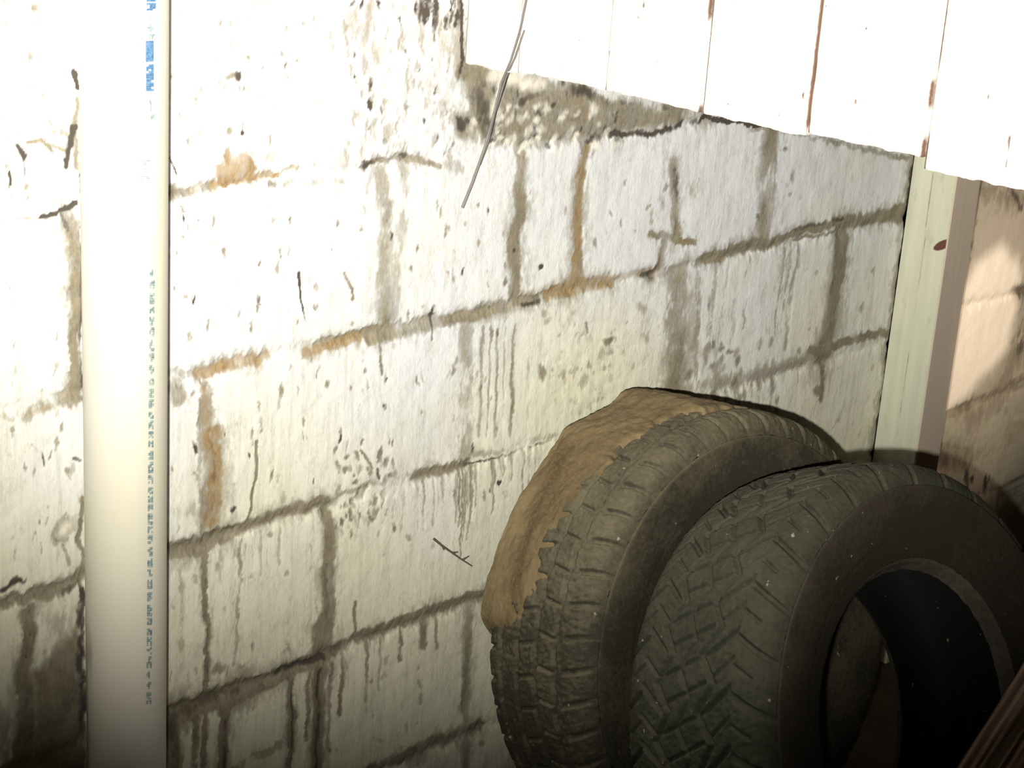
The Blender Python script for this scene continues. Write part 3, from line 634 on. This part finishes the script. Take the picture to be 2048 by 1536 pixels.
def tread_ribs(T, off, rad, Rr=.31, w=.185):
    """ribbed road tread with short slots cut into the ribs and the shoulders"""
    s = T*Rr; pitch = 2*np.pi*Rr/46; q = s/pitch; x = off/(w/2)
    g = np.zeros_like(x)
    for c0, gw in ((-.52, .0060), (-.16, .0060), (.20, .0060), (.56, .0060)):
        g = np.maximum(g, groove((x-c0-(tri(q)-.5)*.035)*w/2, gw))
    lat = ((q+x*.55+.5) % 1.0-.5)*pitch
    sl = groove(lat, .0055)*((x < -.66) & (x > -1.02)); sl2 = groove(((q+.5-x*.4+.5) % 1.0-.5)*pitch, .003)*(np.abs(x+.34) < .15); sl3 = groove(lat, .004)*(np.abs(x-.02) < .16)
    sl4 = groove(lat, .005)*(x > .66)
    g = np.maximum.reduce([g, sl, sl2*.7, sl3*.7, sl4]); return -g*.0048*sstep(1.06, .9, np.abs(x)) + (fbm(T*60, off*200, 6, 3)-.5)*.0026 + (fbm(T*16, off*60, 8, 3)-.5)*.003
def side_relief(sgn, r, Rr):
    def f(T, off, rad):
        q = (rad-r)/(Rr-r)
        d = .0016*np.exp(-((q-.80)/.016)**2) + .0014*np.exp(-((q-.30)/.02)**2) + .001*np.exp(-((q-.55)/.012)**2) - .002*np.exp(-((q-.90)/.02)**2)
        return d + (fbm(T*40, q*30, 5, 3)-.5)*.0008
    return f
def tyre(name, C, yaw, tilt, Rr, r, w, tread_f, mt, ms, label, nt=1500, ntr=150):
    F_ = frame(yaw, tilt); C = np.array(C)
    low = C[2]-Rr*math.cos(tilt)
    e = empty(name, (C[0], C[1], max(0, low))); tag(e, label, 'tyre', 'old car tyres leaning on the wall')
    sh = C-np.array(e.location); side, tread = prof(Rr, r, w)
    tr = resample(tread, ntr); V = revolve(tr, nt, F_, lambda T, o_, q: tread_f(T, o_, q, Rr, w))+sh
    mesh_obj('tread', V, grid_faces(nt, ntr, True)[:, ::-1], mt, e, False)
    full = resample(side, 60); cut = 12
    for sg in (1, -1):
        sd = full[cut-1:].copy(); bd = full[:cut].copy()
        if sg < 0: sd[:, 0] *= -1; bd[:, 0] *= -1
        V = revolve(sd, 360, F_, side_relief(sg, r, Rr))+sh; fs = grid_faces(360, len(sd), True)
        mesh_obj('sidewall', V, fs[:, ::-1] if sg > 0 else fs, ms, e, True)
        V = revolve(bd, 240, F_, lambda T, o_, q: (fbm(T*30, o_*300, 4, 3)-.5)*.003)+sh; fs = grid_faces(240, len(bd), True)
        mesh_obj('bead', V, fs[:, ::-1] if sg > 0 else fs, M['bead'], e, True)
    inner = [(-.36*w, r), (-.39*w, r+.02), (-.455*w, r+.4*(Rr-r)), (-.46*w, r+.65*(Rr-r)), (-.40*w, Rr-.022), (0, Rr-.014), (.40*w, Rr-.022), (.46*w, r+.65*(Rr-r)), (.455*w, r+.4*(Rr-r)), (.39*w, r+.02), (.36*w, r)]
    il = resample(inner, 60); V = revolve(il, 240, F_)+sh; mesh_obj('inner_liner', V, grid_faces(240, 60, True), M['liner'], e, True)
    return e, F_, C, sh
T1, F1, C1, sh1 = tyre('tyre', (1.752, 1.305, 1.373-1.054), .074, -.220, .306, .166, .185, tread_ribs, M['tread_dusty'], M['side_dusty'],
    'rear dusty ribbed tyre against the wall, its upper edge caked with brown mud')
T2, F2, C2, sh2 = tyre('tyre', (1.704, 1.011, 1.373-1.041), .042, -.403, .31, .178, .215, tread_zigzag, M['tread'], M['side'],
    'front black tyre with a zigzag block tread and open centre, leaning on the dusty one')

# mud caked on the wall side of the rear tyre's tread
a, u, v = F1; nth, nw = 420, 90
th = np.linspace(math.radians(-84), math.radians(20), nth) ; ww = np.linspace(0, 1, nw)
Tm, Wm = np.meshgrid(th, ww, indexing='ij'); k = (Tm-th[0])/(th[-1]-th[0])
edge = -.02+.022*(fbm(Tm*9, Tm*0, 2, 3)-.5)*2 - .045*sstep(.55, .95, k) + .03*sstep(.35, 0, k)
off = edge + (.098-edge)*Wm
bulge = .012*np.exp(-((np.degrees(Tm)+24)/9)**2)+.017*np.exp(-((np.degrees(Tm)+2)/9)**2) + .006
body = np.sin(np.clip(Wm*1.15, 0, 1)*np.pi/2)**.6*bulge + (fbm(Tm*14, off*60, 7, 4)-.5)*.008
fade = sstep(0, .10, k)*sstep(1, .93, k); rad = .302-.010 + (body+.011)*fade*sstep(-.02, .10, Wm+.0) - .02*(1-fade)
rad = np.where(Wm > .9, rad-(Wm-.9)*.15, rad)
P = C1 + off[..., None]*a + rad[..., None]*(np.cos(Tm)[..., None]*v + np.sin(Tm)[..., None]*u)
P[..., 1] = np.minimum(P[..., 1], 1.494)
at = np.zeros((nth, nw, 4)); dg = np.degrees(Tm)
at[..., 0] = .9*np.exp(-((off-.045-(dg+45)*.0006)/.012)**2)*sstep(-75, -62, dg)*sstep(-25, -35, dg)+.45*sstep(.5, .75, fbm(Tm*5, off*70, 12, 3))
mud = mesh_obj('dried_mud', (P-C1+sh1).reshape(-1, 3), grid_faces(nth, nw), M['mud'], T1, True); set_attr(mud, 'stains', at.reshape(-1, 4)); tag(mud, 'brown dried mud caked on the upper edge')

# ---------------------------------------------------------------- plank end in the bottom right corner
def plank(name, p_low, p_high, wvec, th_, mat, label, cat):
    d = p_high-p_low; L = np.linalg.norm(d); d /= L; n = np.cross(d, wvec); n /= np.linalg.norm(n); wv = np.cross(n, d); wl = np.linalg.norm(wvec)
    nu, nv = 60, 26; V = []
    for sgn in (-1, 1):
        for i in range(nu):
            for j in range(nv):
                s = i/(nu-1); q = j/(nv-1)-.5
                e = .003*(random.random()-.5); rel = (fbm(np.array(q*22.), np.array(s*2.), 5)-.5)*.006
                V.append([s*L, q*wl*(1+.04*math.sin(s*9))+e*.3, sgn*(th_/2-.003*(abs(q) > .46))+float(rel)*sgn])
    V = np.array(V); A = grid_faces(nu, nv); B = A[:, ::-1]+nu*nv
    rim = np.array([i for i in range(nv)]+[r*nv+nv-1 for r in range(1, nu)]+[(nu-1)*nv+i for i in range(nv-2, -1, -1)]+[r*nv for r in range(nu-2, 0, -1)])
    r2 = np.roll(rim, -1); Cc = np.stack([rim, r2, r2+nu*nv, rim+nu*nv], 1)
    # local axes: z along the grain
    o = mesh_obj(name, V[:, [1, 2, 0]]*np.array([1, 1, 1]), np.vstack([A, B, Cc]), mat)
    mm = Matrix.Identity(4)
    for i in range(3): mm[i][0] = wv[i]; mm[i][1] = n[i]; mm[i][2] = d[i]; mm[i][3] = p_low[i]
    o.matrix_world = mm; tag(o, label, cat); return o
def at_depth(px, py, dist): d = ray(px, py); return CAM + d/np.linalg.norm(d)*dist
A0 = at_depth(1975, 1560, 1.83); A1 = at_depth(2075, 1405, 1.80)
dd = (A1-A0)/np.linalg.norm(A1-A0); low = A0 - dd*((A0[2]-.025)/dd[2]); high = A0+dd*.55
plank('wooden_plank', low, high, np.cross(dd, ray(2000, 1480))/np.linalg.norm(np.cross(dd, ray(2000, 1480)))*.062, .02, M['wood'],
      'weathered brown timber plank rising in front of the black tyre', 'plank')

# ---------------------------------------------------------------- stalk, twig and web
def wire(name, pts, rad0, rad1, mat, label=None, cat=None, parent=None):
    cu = bpy.data.curves.new(name, 'CURVE'); cu.dimensions = '3D'; cu.bevel_depth = 1.0; cu.bevel_resolution = 2
    for P in pts:
        sp = cu.splines.new('POLY'); sp.points.add(len(P)-1)
        for i, p in enumerate(P):
            sp.points[i].co = (*p, 1); sp.points[i].radius = rad0+(rad1-rad0)*i/(len(P)-1)
    o = bpy.data.objects.new(name, cu); COL.objects.link(o); cu.materials.append(mat)
    dg_ = bpy.context.evaluated_depsgraph_get(); me = bpy.data.meshes.new_from_object(o.evaluated_get(dg_)); bpy.data.objects.remove(o)
    me.name = name; o = bpy.data.objects.new(name, me); COL.objects.link(o)
    if parent: o.parent = parent
    if label: tag(o, label, cat)
    return o
yl = 1.485
s1 = [on_y(x, y, yl-k) for x, y, k in ((925, 415, -.012), (945, 365, 0.0), (968, 300, .012), (985, 240, .022), (1003, 165, .05), (1022, 120, .075), (1040, 60, .10), (1052, 0, .12), (1058, -30, .13))]
s2 = [on_y(x, y, yl-k) for x, y, k in ((958, 330, .004), (975, 285, .01), (990, 225, .02), (1012, 155, .055), (1030, 115, .08), (1048, 62, .10))]
wire('dry_stalk', [s1, s2], .0021, .0009, M['stalk'], 'thin grey dry stalk slanting across the corner of the wall and the boards', 'stalk')
tw = lambda pts: [on_y(x, y, 1.496) for x, y in pts]
wire('dry_twig', [tw([(868, 1078), (885, 1092), (905, 1106), (925, 1120), (944, 1132)]), tw([(905, 1106), (916, 1104)]), tw([(925, 1120), (938, 1112)]), tw([(885, 1092), (888, 1100)])],
     .0017, .0008, M['twig'], 'tiny brown twig stuck on the wall left of the tyres', 'twig')
